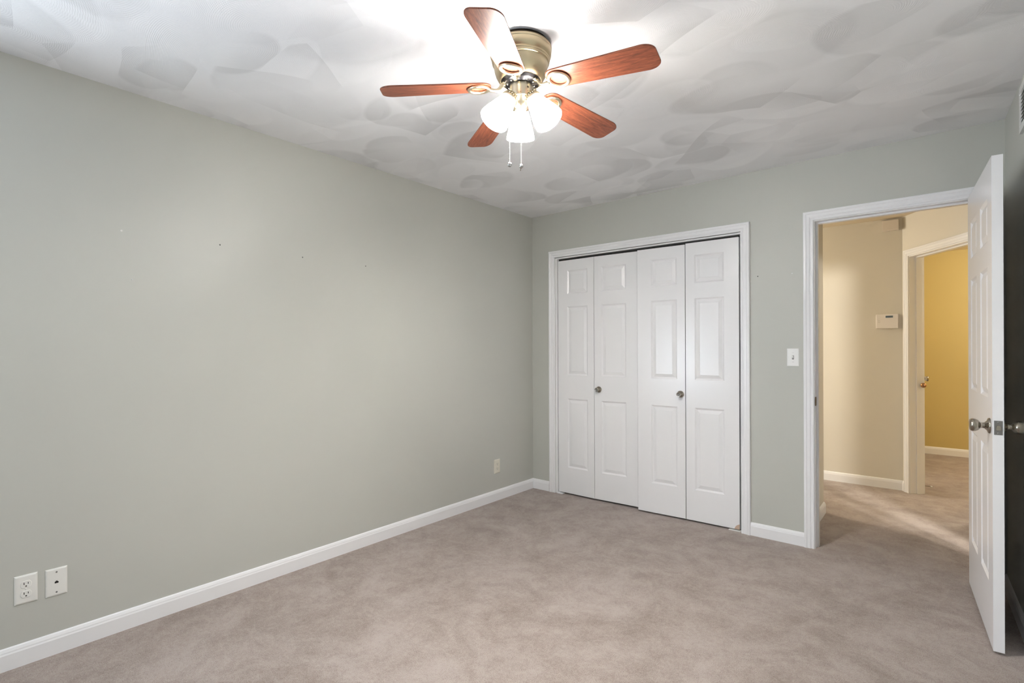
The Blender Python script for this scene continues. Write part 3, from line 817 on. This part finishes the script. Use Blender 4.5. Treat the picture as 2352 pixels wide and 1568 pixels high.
# light kit
lk = MB(); lk.lathe([(r, fz(z)) for r, z in ((0.0, 2.2825), (0.0425, 2.2825), (0.0442, 2.281), (0.0445, 2.279), (0.0445, 2.2335), (0.0438, 2.2315), (0.0405, 2.2310), (0.0400, 2.2290), (0.0375, 2.2265), (0.030, 2.2150), (0.0285, 2.2105), (0.0280, 2.204), (0.0255, 2.196), (0.0200, 2.190), (0.010, 2.187), (0.0, 2.1865))], 64)
kit = lk.build('light_fitter', M_BRASSL, fan)
for a, z, r in ((-14, 2.262, .0042), (-14, 2.246, .0018), (-14, 2.275, .0018), (-150, 2.238, .0022), (-52, 2.240, .0020)):
    m = MB(); m.lathe([(r, 0), (r * .8, .0012), (.0002, .0016)], 10, Matrix.Rotation(rad(a), 4, 'Z') @ Matrix.Translation((.0443, 0, fz(z))) @ Matrix.Rotation(PI / 2, 4, 'Y')); m.build('screw', M_BRONZE, kit)
TILTS = rad(34)
SAZ = 130.0
def shade_frame(az):
    """local z runs out along the shade from its neck"""
    return Matrix.Rotation(rad(az), 4, 'Z') @ Matrix.Translation((.053, 0, fz(2.222))) @ Matrix.Rotation(PI - TILTS, 4, 'Y')
SHP = [(0.0255, 0.000), (0.0275, 0.004), (0.0300, 0.012), (0.0345, 0.026), (0.0395, 0.044), (0.0445, 0.062), (0.0495, 0.080), (0.0540, 0.098), (0.0565, 0.110), (0.0570, 0.118)]
shp = MB(); shp.lathe(SHP + [(r - .0028, z) for r, z in reversed(SHP)], 48)
cup = MB(); cup.lathe([(0.0, -.034), (0.011, -.034), (0.0125, -.028), (0.0165, -.022), (0.0235, -.014), (0.0285, -.004), (0.0310, .001), (0.0318, .009), (0.0305, .0095), (0.0290, .004)], 40)
for i in range(20):
    a = 2 * PI * i / 20
    cup.tube([(.0172 * math.cos(a), .0172 * math.sin(a), -.0220), (.0242 * math.cos(a), .0242 * math.sin(a), -.0140), (.0292 * math.cos(a), .0292 * math.sin(a), -.0040)], .0011, 5)
shade0 = shp.build('lamp_shade', M_SHADE, fan)
cup0 = cup.build('socket_cup', M_BRASSL, shade0)
bulb = MB(); bulb.lathe([(0.0125, 0.0), (0.0130, 0.020), (0.0200, 0.038), (0.0255, 0.056), (0.0240, 0.072), (0.0150, 0.083), (0.0005, 0.087)], 24)
bulb.build('bulb', M_BULB, shade0)
for i in range(3):
    s = shade0 if i == 0 else copy_tree(shade0, fan)
    s.matrix_local = shade_frame(SAZ + 120 * i)
for dx, z0, z1, kind in ((-.0445, 2.232, 1.986, 0), (0.0, 2.187, 1.979, 1)):
    x, y = dx * rt.x, dx * rt.y
    m = MB(); k = 0; z = z0
    m.tube([(x, y, fz(z0)), (x, y, fz(z1))], .0006, 6)
    while z > z1:
        m.lathe([(0.0002, .0016), (.0014, .0008), (.0016, 0), (.0014, -.0008), (0.0002, -.0016)], 8, Matrix.Translation((x, y, fz(z)))); z -= .0042
    c = m.build('pull_chain', M_BRASSL, fan)
    m = MB()
    if kind == 0:
        m.lathe([(.0002, -.0045), (.0075, -.0045), (.0085, -.003), (.0085, .003), (.0075, .0045), (.0002, .0045)], 24, Matrix.Translation((x, y, fz(z1 - .0085))) @ Matrix.Rotation(rad(50), 4, 'Z') @ Matrix.Rotation(PI / 2, 4, 'X'))
    else:
        m.lathe([(.0002, .010), (.005, .008), (.0085, .0015), (.0080, -.003), (.0045, -.0065), (.0022, -.0085), (.0020, -.0165), (.0002, -.017)], 24, Matrix.Translation((x, y, fz(z1 - .009))) @ Matrix.Rotation(rad(14), 4, 'Y'))
    m.build('pull_fob', M_CHROME, c)
